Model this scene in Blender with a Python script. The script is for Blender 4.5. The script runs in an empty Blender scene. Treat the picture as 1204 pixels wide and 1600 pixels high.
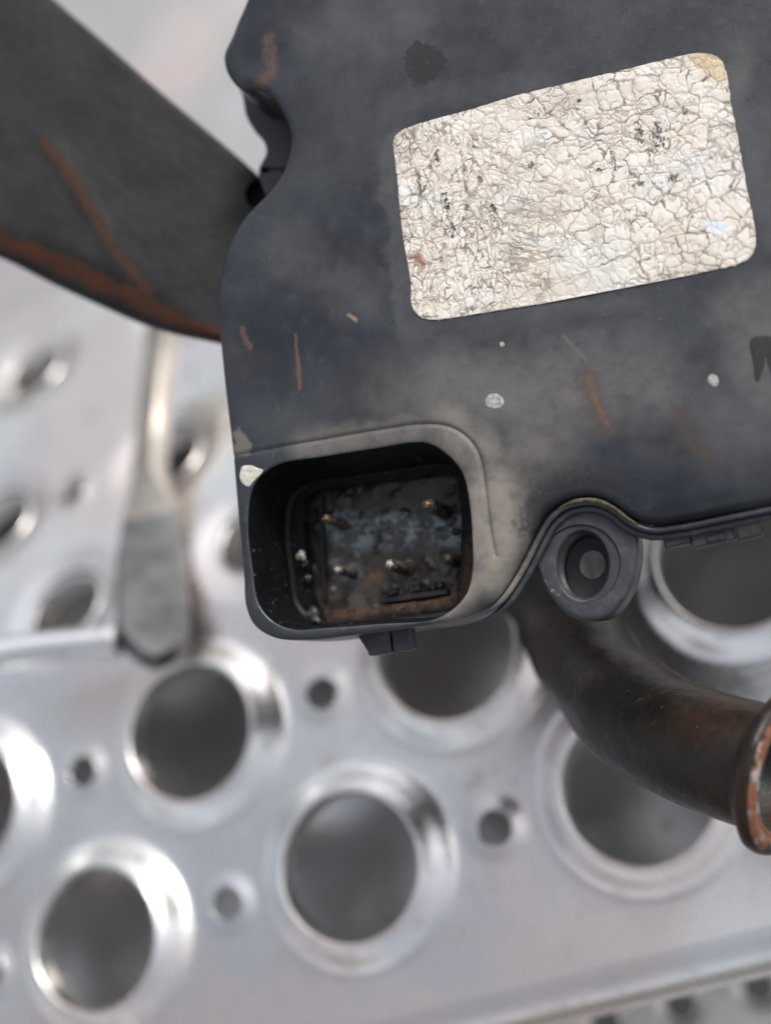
import bpy, math, random
import numpy as np
from mathutils import Matrix, Vector, geometry

# ------------------------------------------------------------------ camera, world, sun, exposure
# world axes follow the aluminium tread: X along it, Y across it, Z up.  Lengths in metres, helpers in millimetres.
sc = bpy.context.scene
K = 4.79e-4                      # tangent of one photo pixel (1204 x 1600)
RT = np.array([[0.9025504194, -0.2138370006, -0.3737331635],
               [0.3284088657, 0.9032184826, 0.2763041612],
               [0.2784786478, -0.3721157209, 0.8854261872]])      # camera axes <- world axes
TV = np.array([-73.8, -108.144, -338.76])
TREAD_Z = 260.0                  # tread top above the ground
CAM = RT.T @ (-TV) + np.array([0, 0, TREAD_Z])
FOCUS = 240.0
CW = Matrix([list(RT.T[i]) + [CAM[i] / 1000] for i in range(3)] + [[0, 0, 0, 1]])

cd = bpy.data.cameras.new('camera'); cam = bpy.data.objects.new('camera', cd)
sc.collection.objects.link(cam); sc.camera = cam
cam.matrix_world = CW
cd.sensor_fit = 'VERTICAL'; cd.sensor_height = 24.0; cd.sensor_width = 18.0
cd.lens = 12.0 / (800 * K)
cd.clip_start = 0.01; cd.clip_end = 200
cd.dof.use_dof = True; cd.dof.focus_distance = FOCUS / 1000
APERTURE_MM = 8.0
cd.dof.aperture_fstop = cd.lens / APERTURE_MM
sc.render.resolution_x = 770; sc.render.resolution_y = 1024

sun_c = np.array([0.10, 0.80, 0.62]); sun_w = RT.T @ sun_c; sun_w /= np.linalg.norm(sun_w)
elev = math.asin(sun_w[2]); azim = math.atan2(sun_w[0], sun_w[1])
W = bpy.data.worlds.new('World'); sc.world = W; W.use_nodes = True
wn = W.node_tree; sky = wn.nodes.new('ShaderNodeTexSky'); sky.sky_type = 'NISHITA'
sky.sun_disc = False; sky.sun_elevation = elev; sky.sun_rotation = azim
sky.air_density = 1.0; sky.dust_density = 4.0; sky.ozone_density = 1.0
wn.nodes['Background'].inputs[1].default_value = 0.10
hs = wn.nodes.new('ShaderNodeHueSaturation'); hs.inputs['Saturation'].default_value = .28      # thin high cloud: a milky sky all round
wn.links.new(sky.outputs[0], hs.inputs['Color']); wn.links.new(hs.outputs[0], wn.nodes['Background'].inputs[0])
sl = bpy.data.lights.new('sun', 'SUN'); sl.energy = 1.1; sl.angle = math.radians(14); sl.color = (1, .93, .83)
so = bpy.data.objects.new('sun', sl); sc.collection.objects.link(so)
so.rotation_euler = Vector(sun_w).to_track_quat('Z', 'Y').to_euler(); so.location = (0, 0, 3)
sc.view_settings.view_transform = 'Standard'; sc.view_settings.look = 'None'
sc.view_settings.exposure = 0.85; sc.view_settings.gamma = 1.0; sc.view_settings.use_curve_mapping = False
sc.cycles.use_denoising = True

rng = np.random.default_rng(7); random.seed(7)

# ------------------------------------------------------------------ helpers
def ray(px, py): return np.array([(px - 602) * K, (800 - py) * K, -1.0])
def cam_pt(px, py, depth): return ray(px, py) * depth                       # mm, camera axes
def to_world(c): return RT.T @ np.asarray(c, float) + CAM                   # mm

class Frame:
    """a tilted working plane: origin on the ray of one pixel at a depth, normal in camera axes"""
    def __init__(s, px, py, depth, normal):
        s.n = np.array(normal, float); s.n /= np.linalg.norm(s.n)
        s.o = cam_pt(px, py, depth)
        u = np.array([1, 0, 0.0]) - s.n[0] * s.n; s.u = u / np.linalg.norm(u)
        s.v = np.cross(s.n, s.u)
    def uv(s, px, py, w=0.0):
        d = ray(px, py); k = (s.n @ s.o + w) / (s.n @ d); p = d * k - s.o
        return np.array([p @ s.u, p @ s.v])
    def poly(s, pts, w=0.0): return np.array([s.uv(x, y, w) for x, y in pts])
    def matrix(s):
        m = np.eye(4); A = RT.T @ np.stack([s.u, s.v, s.n], 1); m[:3, :3] = A
        m[:3, 3] = to_world(s.o) / 1000
        return Matrix(m.tolist())

def smooth_loop(P, step, closed=True, n=10):
    """Catmull-Rom through the points, resampled at even steps"""
    P = np.asarray(P, float); N = len(P); out = []
    rngi = range(N if closed else N - 1)
    for i in rngi:
        if closed: a, b, c, d = P[i - 1], P[i], P[(i + 1) % N], P[(i + 2) % N]
        else: a, b, c, d = P[max(i - 1, 0)], P[i], P[i + 1], P[min(i + 2, N - 1)]
        # centripetal parametrisation
        t1 = max(np.linalg.norm(b - a), 1e-6) ** .5; t2 = max(np.linalg.norm(c - b), 1e-6) ** .5; t3 = max(np.linalg.norm(d - c), 1e-6) ** .5
        m1 = ((b - a) / t1 - (c - a) / (t1 + t2) + (c - b) / t2) * t2 if t1 > 1e-3 else c - b
        m2 = ((c - b) / t2 - (d - b) / (t2 + t3) + (d - c) / t3) * t2 if t3 > 1e-3 else c - b
        for j in range(n):
            t = j / n
            out.append((2*t**3-3*t**2+1)*b + (t**3-2*t**2+t)*m1 + (-2*t**3+3*t**2)*c + (t**3-t**2)*m2)
    if not closed: out.append(P[-1])
    Q = np.array(out)
    if closed: Q = np.vstack([Q, Q[:1]])
    L = np.r_[0, np.cumsum(np.linalg.norm(np.diff(Q, axis=0), axis=1))]
    M = max(int(L[-1] / step), 6)
    s = np.linspace(0, L[-1], M + 1)
    R = np.stack([np.interp(s, L, Q[:, k]) for k in range(Q.shape[1])], 1)
    return R[:-1] if closed else R

def area(P): x, y = P[:, 0], P[:, 1]; return .5 * np.sum(x * np.roll(y, -1) - y * np.roll(x, -1))
def ccw(P): return P if area(P) > 0 else P[::-1].copy()
def inside(P, pts):
    x, y = pts[:, 0], pts[:, 1]; r = np.zeros(len(pts), bool)
    A = P; B = np.roll(P, -1, 0)
    for (x0, y0), (x1, y1) in zip(A, B):
        if y0 == y1: continue
        c = ((y0 > y) != (y1 > y)) & (x < (x1 - x0) * (y - y0) / (y1 - y0) + x0)
        r ^= c
    return r
def dist(P, pts, closed=True):
    A = P if closed else P[:-1]; B = np.roll(P, -1, 0) if closed else P[1:]
    best = np.full(len(pts), 1e9)
    for a, b in zip(A, B):
        ab = b - a; l = max(ab @ ab, 1e-12)
        t = np.clip(((pts - a) @ ab) / l, 0, 1)
        d = pts - a - t[:, None] * ab
        best = np.minimum(best, np.einsum('ij,ij->i', d, d))
    return np.sqrt(best)
def normals2(P, closed=True):
    T = np.roll(P, -1, 0) - np.roll(P, 1, 0) if closed else np.gradient(P, axis=0)
    T /= np.linalg.norm(T, axis=1)[:, None] + 1e-12
    return np.stack([-T[:, 1], T[:, 0]], 1)         # left of the direction = inward for ccw
def smoothstep(a, b, x): t = np.clip((x - a) / (b - a), 0, 1); return t * t * (3 - 2 * t)
def fillet(d, r): q = np.clip(r - d, 0, r); return r - np.sqrt(np.maximum(r * r - q * q, 0))

def vnoise(x, y, seed=0):
    """smooth value noise, numpy, about -1..1"""
    xi, yi = np.floor(x).astype(int), np.floor(y).astype(int); fx, fy = x - xi, y - yi
    fx, fy = fx * fx * (3 - 2 * fx), fy * fy * (3 - 2 * fy)
    def h(a, b):
        n = (a * 374761393 + b * 668265263 + seed * 974711) & 0x7fffffff
        n = (n ^ (n >> 13)) * 1274126177 & 0x7fffffff
        return ((n ^ (n >> 16)) & 0xffff) / 32767.5 - 1
    return (h(xi, yi) * (1 - fx) + h(xi + 1, yi) * fx) * (1 - fy) + (h(xi, yi + 1) * (1 - fx) + h(xi + 1, yi + 1) * fx) * fy
def fbm(x, y, seed=0, o=3): return sum(vnoise(x * 2**i, y * 2**i, seed + i) / 2**i for i in range(o)) / 1.75

def cdt(loops, pts, keep):
    """triangulate loops (constraint edges) and loose points; keep(centroids) -> mask"""
    V = []; E = []
    for L in loops:
        b = len(V); n = len(L); V += [Vector(p) for p in L.tolist()]
        E += [(b + i, b + (i + 1) % n) for i in range(n)]
    V += [Vector(p) for p in np.asarray(pts).tolist()]
    r = geometry.delaunay_2d_cdt(V, E, [], 0, 1e-5)
    co = np.array([tuple(v) for v in r[0]]); F = np.array([f for f in r[2]], int)
    c = co[F].mean(1); F = F[keep(c)]
    a, b, d = co[F[:, 0]], co[F[:, 1]], co[F[:, 2]]
    s = (b[:, 0] - a[:, 0]) * (d[:, 1] - a[:, 1]) - (b[:, 1] - a[:, 1]) * (d[:, 0] - a[:, 0])
    F[s < 0] = F[s < 0][:, ::-1]
    return co, F
def grid_pts(lo, hi, s):
    X, Y = np.meshgrid(np.arange(lo[0], hi[0], s), np.arange(lo[1], hi[1], s)); X = X + (np.arange(X.shape[0]) % 2)[:, None] * s / 2
    return np.stack([X.ravel(), Y.ravel()], 1)
def thin(pts, loops, m):
    for L in loops:
        if len(pts): pts = pts[dist(L, pts) > m]
    return pts

class MB:
    def __init__(s): s.v = []; s.f = []
    def add(s, v, f):
        b = len(s.v); s.v += [tuple(map(float, p)) for p in v]; s.f += [tuple(int(i) + b for i in q) for q in f]; return s
    def loft(s, loops, closed=True, cap0=False, cap1=False):
        n = len(loops[0]); v = np.vstack(loops); f = []
        for k in range(len(loops) - 1):
            for i in range(n if closed else n - 1):
                j = (i + 1) % n; f.append((k*n+i, k*n+j, (k+1)*n+j, (k+1)*n+i))
        if cap0: f.append(tuple(range(n))[::-1])
        if cap1: f.append(tuple(range((len(loops)-1)*n, len(loops)*n)))
        return s.add(v, f)
    def tube(s, path, rad, seg=24, cap=True, squash=None):
        P = np.asarray(path, float); N = len(P); rad = np.broadcast_to(rad, (N,))
        T = np.gradient(P, axis=0); T /= np.linalg.norm(T, axis=1)[:, None]
        up = np.array([0, 0, 1.0]) if abs(T[0][2]) < .9 else np.array([1.0, 0, 0])
        loops = []
        for i in range(N):
            a = up - (up @ T[i]) * T[i]; a /= np.linalg.norm(a); b = np.cross(T[i], a); up = a
            th = np.linspace(0, 2*np.pi, seg, endpoint=False)
            sq = 1 if squash is None else squash[i]
            loops.append(P[i] + rad[i] * (np.cos(th)[:, None] * a * sq[0] + np.sin(th)[:, None] * b * sq[1]) if squash is not None
                         else P[i] + rad[i] * (np.cos(th)[:, None] * a + np.sin(th)[:, None] * b))
        return s.loft(loops, cap0=cap, cap1=cap)
    def build(s, name, mat, parent=None, smooth=40, off=(0, 0, 0)):
        me = bpy.data.meshes.new(name)
        me.from_pydata((np.array(s.v) / 1000).tolist(), [], s.f)
        me.materials.append(mat)
        if smooth:
            me.polygons.foreach_set('use_smooth', [True] * len(me.polygons)); me.set_sharp_from_angle(angle=math.radians(smooth))
        me.update()
        o = bpy.data.objects.new(name, me); sc.collection.objects.link(o)
        if parent: o.parent = parent
        o.location = off
        return o
def z3(P, z): return np.column_stack([P, np.broadcast_to(z, (len(P),))])

def bevel_box(mb, c, ax, size, b=.25):
    """box with chamfered edges, c centre, ax 3 unit axes (rows), size full lengths"""
    c = np.array(c, float); ax = np.array(ax, float); h = np.array(size) / 2
    v = []; idx = {}
    for sx in (-1, 1):
        for sy in (-1, 1):
            for sz in (-1, 1):
                for k in range(3):
                    q = np.array([sx, sy, sz]) * (h - b); q[k] += [sx, sy, sz][k] * b
                    idx[(sx, sy, sz, k)] = len(v); v.append(c + q @ ax)
    f = []
    I = lambda s, k: idx[(*s, k)]
    for k in range(3):
        a, d = [i for i in range(3) if i != k]
        for s in (-1, 1):
            q = []
            for (sa, sd) in ((-1, -1), (1, -1), (1, 1), (-1, 1)):
                t = [0, 0, 0]; t[k] = s; t[a] = sa; t[d] = sd; q.append(I(t, k))
            f.append(q if s * (1 if k != 1 else -1) > 0 else q[::-1])
        for sa in (-1, 1):
            for sd in (-1, 1):
                t0 = [0, 0, 0]; t1 = [0, 0, 0]; t0[k] = -1; t1[k] = 1
                for t in (t0, t1): t[a] = sa; t[d] = sd
                f.append((I(t0, a), I(t1, a), I(t1, d), I(t0, d)))
    for sx in (-1, 1):
        for sy in (-1, 1):
            for sz in (-1, 1): f.append([I((sx, sy, sz), k) for k in range(3)])
    return mb.add(v, f)

def empty(name, mat4):
    o = bpy.data.objects.new(name, None); sc.collection.objects.link(o); o.matrix_world = mat4; o.empty_display_size = .01
    return o
def tag(o, label=None, cat=None, group=None, kind=None):
    if label: o['label'] = label
    if cat: o['category'] = cat
    if group: o['group'] = group
    if kind: o['kind'] = kind
    return o

# ------------------------------------------------------------------ materials
class NT:
    def __init__(s, name, scale=1000.0):
        s.m = bpy.data.materials.new(name); s.m.use_nodes = True; s.t = s.m.node_tree; s.N = s.t.nodes; s.L = s.t.links
        s.b = s.N['Principled BSDF']
        tc = s.N.new('ShaderNodeTexCoord'); s.P = s.vm('SCALE', tc.outputs['Object'], scale=scale)      # mm
    def _in(s, sock, v):
        if v is None: return
        if isinstance(v, bpy.types.NodeSocket): s.L.new(v, sock)
        elif hasattr(v, '__len__') and sock.type == 'RGBA' and len(v) == 3: sock.default_value = (*v, 1)
        else: sock.default_value = v
    def set(s, **k):
        for n, v in k.items(): s._in(s.b.inputs[n.replace('_', ' ')], v)
        return s
    def vm(s, op, a, b=None, scale=None):
        n = s.N.new('ShaderNodeVectorMath'); n.operation = op; s._in(n.inputs[0], a)
        if b is not None: s._in(n.inputs[1], b)
        if scale is not None: s._in(n.inputs['Scale'], scale)
        return n.outputs['Value'] if op in ('LENGTH', 'DISTANCE', 'DOT_PRODUCT') else n.outputs['Vector']
    def ma(s, op, a, b=None, c=None, clamp=False):
        n = s.N.new('ShaderNodeMath'); n.operation = op; n.use_clamp = clamp
        for i, v in enumerate((a, b, c)): s._in(n.inputs[i], v)
        return n.outputs[0]
    def mr(s, v, a, b, c=0.0, d=1.0, mode='SMOOTHSTEP'):
        n = s.N.new('ShaderNodeMapRange'); n.interpolation_type = mode; s._in(n.inputs[0], v)
        for i, q in enumerate((a, b, c, d)): s._in(n.inputs[i + 1], q)
        return n.outputs[0]
    def noise(s, scale, detail=4, rough=.55, vec=None, dist=0.0, col=False):
        n = s.N.new('ShaderNodeTexNoise'); s._in(n.inputs['Vector'], vec if vec is not None else s.P)
        n.inputs['Scale'].default_value = scale; n.inputs['Detail'].default_value = detail; n.inputs['Roughness'].default_value = rough
        n.inputs['Distortion'].default_value = dist
        return n.outputs[1 if col else 0]
    def voro(s, scale, vec=None, feat='F1', out='Distance', rand=1.0):
        n = s.N.new('ShaderNodeTexVoronoi'); n.feature = feat; s._in(n.inputs['Vector'], vec if vec is not None else s.P)
        n.inputs['Scale'].default_value = scale; n.inputs['Randomness'].default_value = rand
        return n.outputs[out]
    def mix(s, f, a, b):
        n = s.N.new('ShaderNodeMix'); n.data_type = 'RGBA'; s._in(n.inputs[0], f); s._in(n.inputs[6], a); s._in(n.inputs[7], b)
        return n.outputs[2]
    def mixf(s, f, a, b):
        n = s.N.new('ShaderNodeMix'); n.data_type = 'FLOAT'; s._in(n.inputs[0], f); s._in(n.inputs[2], a); s._in(n.inputs[3], b)
        return n.outputs[0]
    def sep(s, v):
        n = s.N.new('ShaderNodeSeparateXYZ'); s._in(n.inputs[0], v); return n.outputs
    def attr(s, name, out='Color'):
        n = s.N.new('ShaderNodeAttribute'); n.attribute_name = name; return n.outputs[out]
    def stretch(s, v):
        return s.vm('MULTIPLY', s.P, tuple(v))
    def warp(s, scale, amt, vec=None):
        c = s.noise(scale, 3, .6, vec, col=True); d = s.vm('SUBTRACT', c, (.5, .5, .5))
        return s.vm('ADD', vec if vec is not None else s.P, s.vm('SCALE', d, scale=amt))
    def segd(s, P, a, b):
        """distance to the segment a-b (2-D, mm)"""
        a3 = (float(a[0]), float(a[1]), 0); d = (float(b[0] - a[0]), float(b[1] - a[1]), 0); l = d[0]**2 + d[1]**2
        P2 = s.vm('MULTIPLY', P, (1, 1, 0)); pa = s.vm('SUBTRACT', P2, a3)
        if l > 1e-6:
            t = s.ma('DIVIDE', s.vm('DOT_PRODUCT', pa, d), l, clamp=True)
            pa = s.vm('SUBTRACT', pa, s.vm('SCALE', d, scale=t))
        return s.vm('LENGTH', pa)
    def seg(s, P, a, b, r0, r1): return s.mr(s.segd(P, a, b), r0, r1, 1.0, 0.0)
    def bump(s, h, strength=.3, d=.0002, prev=None):
        n = s.N.new('ShaderNodeBump'); n.inputs['Strength'].default_value = strength; n.inputs['Distance'].default_value = d
        s._in(n.inputs['Height'], h)
        if prev is not None: s._in(n.inputs['Normal'], prev)
        return n.outputs[0]
    def mx(s, a, b): return s.ma('MAXIMUM', a, b)
    def mul(s, a, b): return s.ma('MULTIPLY', a, b)

MF = Frame(602, 800, FOCUS, (-0.30, 0.12, 1.0))          # module working plane (its top face)
def M(px, py, w=0.0): return MF.uv(px, py, w)

def mat_metal(name, tint=(.95, .95, .94), rough=.27, refl_pink=.6):
    t = NT(name)
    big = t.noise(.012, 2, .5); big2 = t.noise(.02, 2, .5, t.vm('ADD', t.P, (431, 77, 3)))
    c = t.mix(t.mul(t.mr(big, .42, .58), refl_pink), tint, (.90, .74, .70))  # pink and bluish tints: reflected surroundings painted into the metal's colour
    c = t.mix(t.mul(t.mr(big2, .5, .66), .45), c, (.72, .76, .82))
    grime = t.mul(t.mr(t.noise(.12, 5, .65), .52, .72), .35)
    c = t.mix(grime, c, (.42, .39, .35))
    scr = t.noise(1.2, 3, .6, t.stretch((.05, 1.6, 1)))
    fine = t.noise(2.5, 4, .7)
    r = t.ma('ADD', t.ma('MULTIPLY_ADD', fine, .18, rough - .09), t.mul(grime, .5))
    t.set(Base_Color=c, Metallic=1.0, Roughness=r, Normal=t.bump(t.ma('ADD', t.mul(scr, .5), t.mul(t.noise(.1, 2), 2.0)), .10, .0004))
    return t.m

def mat_module(name, stains=True):
    t = NT(name); w = t.warp(.6, 2.2); w2 = t.warp(2.0, .7)
    n1 = t.noise(.045, 5, .6); n2 = t.noise(.35, 5, .65); n3 = t.noise(3.0, 4, .7)
    c = t.mix(t.mr(n1, .38, .62), (.014, .017, .024), (.031, .036, .045))
    # greyish haze of dry dust, patchy
    hz = t.mul(t.mr(t.noise(.03, 6, .62, t.vm('ADD', t.P, (50, 9, 0))), .42, .72), .32)
    c = t.mix(hz, c, (.095, .099, .104))
    dust = None
    if stains:
        wl = t.warp(.08, 14); gz = None
        for a, b, r0, r1, k in [((700, 590), (1010, 600), 2, 13, .55), ((602, 230), (636, 500), .8, 3.2, .32), ((640, 510), (980, 470), .3, 5, .25), ((1195, 380), (1150, 120), .5, 5, .25), ((600, 180), (850, 120), .5, 4.5, .2), ((450, 380), (560, 460), 0, 8, .28), ((480, 60), (640, 40), 0, 9, .22), ((1185, 500), (1200, 610), 2, 10, .5), ((1090, 640), (1190, 680), 0, 9, .3)]:
            m = t.mul(t.seg(wl, M(*a), M(*b), r0, r1), k); gz = m if gz is None else t.mx(gz, m)
        gz = t.mul(gz, t.mr(t.noise(.4, 6, .7), .25, .65, .45, 1.0)); c = t.mix(gz, c, (.135, .137, .137))
        for a, b, r0, r1, k in [((768, 770), (775, 890), 1.5, 9, .85), ((700, 665), (755, 705), 1, 7, .6), ((640, 672), (480, 700), .5, 5.5, .40),
                                ((800, 720), (850, 690), 0, 11, .35), ((600, 620), (880, 640), 0, 12, .18), ((745, 900), (700, 955), 0, 6, .7)]:
            m = t.mul(t.seg(w, M(*a), M(*b), r0, r1), k)
            dust = m if dust is None else t.mx(dust, m)
        dust = t.mul(dust, t.mr(t.noise(.25, 6, .65), .25, .62, .45, 1.0))
        c = t.mix(dust, c, (.24, .214, .188))
    c = t.mix(t.mul(t.mr(n2, .55, .75), .30), c, (.085, .083, .080))
    # fine light scuffs
    sc1 = t.mr(t.noise(1.0, 2, .5, t.vm('MULTIPLY', t.warp(.3, 3), (3.2, .28, 1))), .675, .76)
    sc2 = t.mr(t.noise(1.0, 2, .5, t.vm('MULTIPLY', t.warp(.3, 3, t.vm('ADD', t.P, (33, 71, 0))), (.42, 2.6, 1))), .70, .78)
    spk = t.mr(t.voro(.55, t.warp(1.0, 1.2)), .10, .02)
    c = t.mix(t.mul(t.mx(t.mx(sc1, sc2), spk), t.mr(n1, .42, .62, .08, .55)), c, (.15, .148, .146))
    rough = t.ma('ADD', t.ma('MULTIPLY_ADD', n2, .24, .17), t.mul(hz, .35))
    if stains:
        nz = t.ma('SUBTRACT', t.noise(.9, 5, .68), .5); nz2 = t.ma('SUBTRACT', t.noise(3.2, 3, .6), .5); jit = t.ma('ADD', t.mul(nz, 3.0), t.mul(nz2, .3))
        def poly(ps, r0, r1, P=w2):
            m = None
            for a, b in zip(ps[:-1], ps[1:]):
                q = t.segd(P, M(*a), M(*b)); m = q if m is None else t.ma('MINIMUM', m, q)
            return t.mr(t.ma('ADD', m, t.mul(jit, (r0 + r1) * .5)), r0, r1, 1.0, 0.0)
        brk = t.mr(t.noise(1.1, 4, .7), .36, .5)
        rust = t.mx(t.mx(t.seg(t.warp(.5, .8), M(462, 522), M(465, 565), .12, .42), t.seg(t.warp(.5, .8), M(465, 560), M(468, 606), .2, .62)), t.mul(poly([(378, 512), (382, 526), (390, 543)], .25, .8), .8)); rust = t.mul(rust, t.mr(t.noise(2.2, 4, .7), .25, .55, .5, 1))
        c = t.mix(t.mul(rust, .75), c, (.135, .073, .055))
        c = t.mix(t.mul(t.mul(poly([(915, 590), (928, 630), (945, 668)], .4, 3.2), brk), .7), c, (.060, .043, .034))
        c = t.mix(t.mul(t.mul(poly([(920, 590), (930, 625), (940, 650), (948, 664)], .1, .75), brk), .9), c, (.125, .068, .04))
        c = t.mix(t.mul(t.mul(poly([(1060, 645), (1080, 690), (1105, 712)], .3, 2.4), brk), .75), c, (.055, .040, .032))
        c = t.mix(t.mul(t.mul(poly([(420, 60), (425, 110), (402, 134)], .3, 2.2), brk), .7), c, (.11, .066, .05))
        c = t.mix(t.mul(poly([(545, 492), (556, 500)], .1, .55), .8), c, (.28, .20, .15))
        c = t.mix(t.mul(poly([(880, 525), (915, 562)], .05, .5), .16), c, (.24, .24, .23))
        drk = t.mx(poly([(652, 82), (655, 112)], 1.9, 2.5), poly([(668, 84), (685, 98), (664, 116)], 1.3, 1.9))
        c = t.mix(t.mul(drk, .9), c, (.022, .021, .022))
        # dry dust crust at the boss corner
        c = t.mix(t.mul(poly([(372, 680), (384, 700), (366, 702)], .8, 1.5), .6), c, (.19, .17, .15))
        # ochre sealant on the rim above the lug, dark broken band beside it
        dark_band = t.mul(poly([(815, 820), (850, 765), (900, 742), (960, 748)], .5, 2.6, w), brk)
        c = t.mix(t.mul(dark_band, .75), c, (.030, .029, .028))
        rough = t.ma('SUBTRACT', rough, t.mul(drk, .12))
        rough = t.mixf(dust, rough, .82)
    h = t.ma('ADD', t.mul(n3, .5), t.ma('ADD', t.mul(n2, 1.0), t.mul(sc1, -.35)))
    t.set(Base_Color=c, Roughness=rough, Normal=t.bump(h, .16, .00025)); t.b.inputs['Specular IOR Level'].default_value = .45
    return t.m

def mat_black(name, base=(.012, .012, .014), rough=.38, dusty=.25, dustcol=(.13, .11, .095)):
    t = NT(name); n = t.noise(.5, 5, .65)
    fl = t.mr(t.noise(2.2, 5, .7), .62, .72)
    c = t.mix(t.mul(t.mr(n, .5, .75), dusty), base, dustcol); c = t.mix(t.mul(fl, .35), c, (.16, .15, .14))
    t.set(Base_Color=c, Roughness=t.ma('MULTIPLY_ADD', n, .3, rough - .12), Normal=t.bump(t.noise(1.2, 5, .65), .25, .0003))
    return t.m

def mat_socket(name):
    """socket lining: black plastic, brown silt lying on the lower and right ledges"""
    t = NT(name); w = t.warp(.5, 1.5); n = t.noise(.9, 5, .7)
    c = t.mix(t.mul(t.mr(n, .55, .75), .4), (.006, .0065, .008), (.04, .04, .042))
    silt = t.mx(t.seg(w, M(520, 955, -16), M(700, 932, -16), .8, 2.6), t.seg(w, M(728, 930, -14), M(735, 850, -14), .8, 2.4))
    silt = t.mul(silt, t.mr(t.noise(.8, 5, .7), .28, .55))
    c = t.mix(silt, c, t.mix(n, (.055, .034, .024), (.125, .080, .056)))
    g = t.mul(t.seg(w, M(486, 800, -16), M(492, 880, -16), .8, 2.0), .45); c = t.mix(g, c, (.075, .068, .062))
    fl = t.mr(t.voro(.55, t.warp(1.2, 2.0)), .16, .03); fl = t.mx(t.mul(fl, t.mr(t.noise(.25, 3), .38, .5)), t.mul(t.mr(t.noise(1, 3, .6, t.stretch((2.6, .6, .25))), .66, .74), .5)); c = t.mix(t.mul(fl, .8), c, (.17, .17, .168))
    t.set(Base_Color=c, Roughness=t.mixf(silt, .34, .85), Normal=t.bump(n, .35, .0004)); t.b.inputs['Specular IOR Level'].default_value = .14; return t.m

def mat_deposit(name):
    t = NT(name); w = t.warp(.35, 3.0); n = t.noise(.24, 3, .55)
    c = t.mix(t.mr(n, .35, .65), (.020, .018, .017), (.060, .050, .044))
    area_ = t.mx(t.seg(w, M(535, 830, -20), M(715, 826, -20), 1.5, 5.0), t.mul(t.seg(w, M(520, 880, -20), M(560, 900, -20), 0, 3.5), .5))
    cl = t.mr(t.noise(.42, 5, .62, t.vm('ADD', t.warp(.5, 2), (9, 2, 0))), .46, .60)
    blue = t.mul(area_, cl)
    c = t.mix(t.mul(area_, .45), c, (.12, .135, .155))
    c = t.mix(blue, c, t.mix(t.mr(t.noise(.3, 3), .4, .6), (.23, .26, .30), (.27, .35, .345)))
    rd = t.seg(w, M(575, 905, -20), M(590, 900, -20), .3, 2.0); c = t.mix(t.mul(rd, .6), c, (.14, .075, .045))
    t.set(Base_Color=c, Roughness=t.mr(n, .3, .7, .15, .5), Normal=t.bump(n, .3, .0006)); return t.m

def mat_paper(name):
    t = NT(name); a = t.sep(t.attr('wear'))       # x crack, y ink, z grime
    n = t.noise(.16, 5, .6); f = t.noise(3.0, 4, .7)
    c = t.mix(t.mr(n, .35, .65), (.68, .62, .555), (.75, .72, .675))
    cool = t.mul(t.mr(t.noise(.075, 4, .55, t.vm('ADD', t.P, (5, 17, 0))), .53, .66), .75); c = t.mix(cool, c, (.69, .70, .70))
    c = t.mix(t.mul(t.mr(f, .55, .8), .22), c, (.44, .37, .30))
    grm = t.mul(a[2], t.mr(t.noise(.5, 5, .7), .25, .7, .3, 1.0)); c = t.mix(t.mul(grm, .75), c, (.30, .255, .20))
    c = t.mix(t.ma('MULTIPLY', a[0], .96), c, t.mix(n, (.12, .088, .064), (.20, .155, .115)))
    c = t.mix(a[1], c, (.035, .035, .035))
    w = t.warp(.8, 1.2)
    c = t.mix(t.mul(t.seg(w, M(652, 402), M(660, 412), .3, 1.1), .8), c, (.22, .085, .045))
    c = t.mix(t.mul(t.seg(w, M(750, 279), M(751, 283), .2, .7), .8), c, (.12, .05, .025))
    c = t.mix(t.mul(t.seg(w, M(1095, 90), M(1125, 115), 1.0, 2.4), .75), c, (.52, .41, .25))
    c = t.mix(t.mul(t.seg(w, M(1112, 352), M(1128, 358), .5, 1.6), .7), c, (.58, .66, .76))
    t.set(Base_Color=c, Roughness=.72, Normal=t.bump(t.ma('ADD', f, t.mul(n, 1.5)), .25, .00012)); return t.m

def mat_flat(name, col, rough=.7, var=.3, sc_=.8, metallic=0.0):
    t = NT(name); n = t.noise(sc_, 5, .65)
    c = t.mix(t.mr(n, .3, .7), tuple(x * (1 - var) for x in col), tuple(min(1, x * (1 + var)) for x in col))
    t.set(Base_Color=c, Roughness=rough, Metallic=metallic, Normal=t.bump(n, .3, .0003)); return t.m

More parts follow.
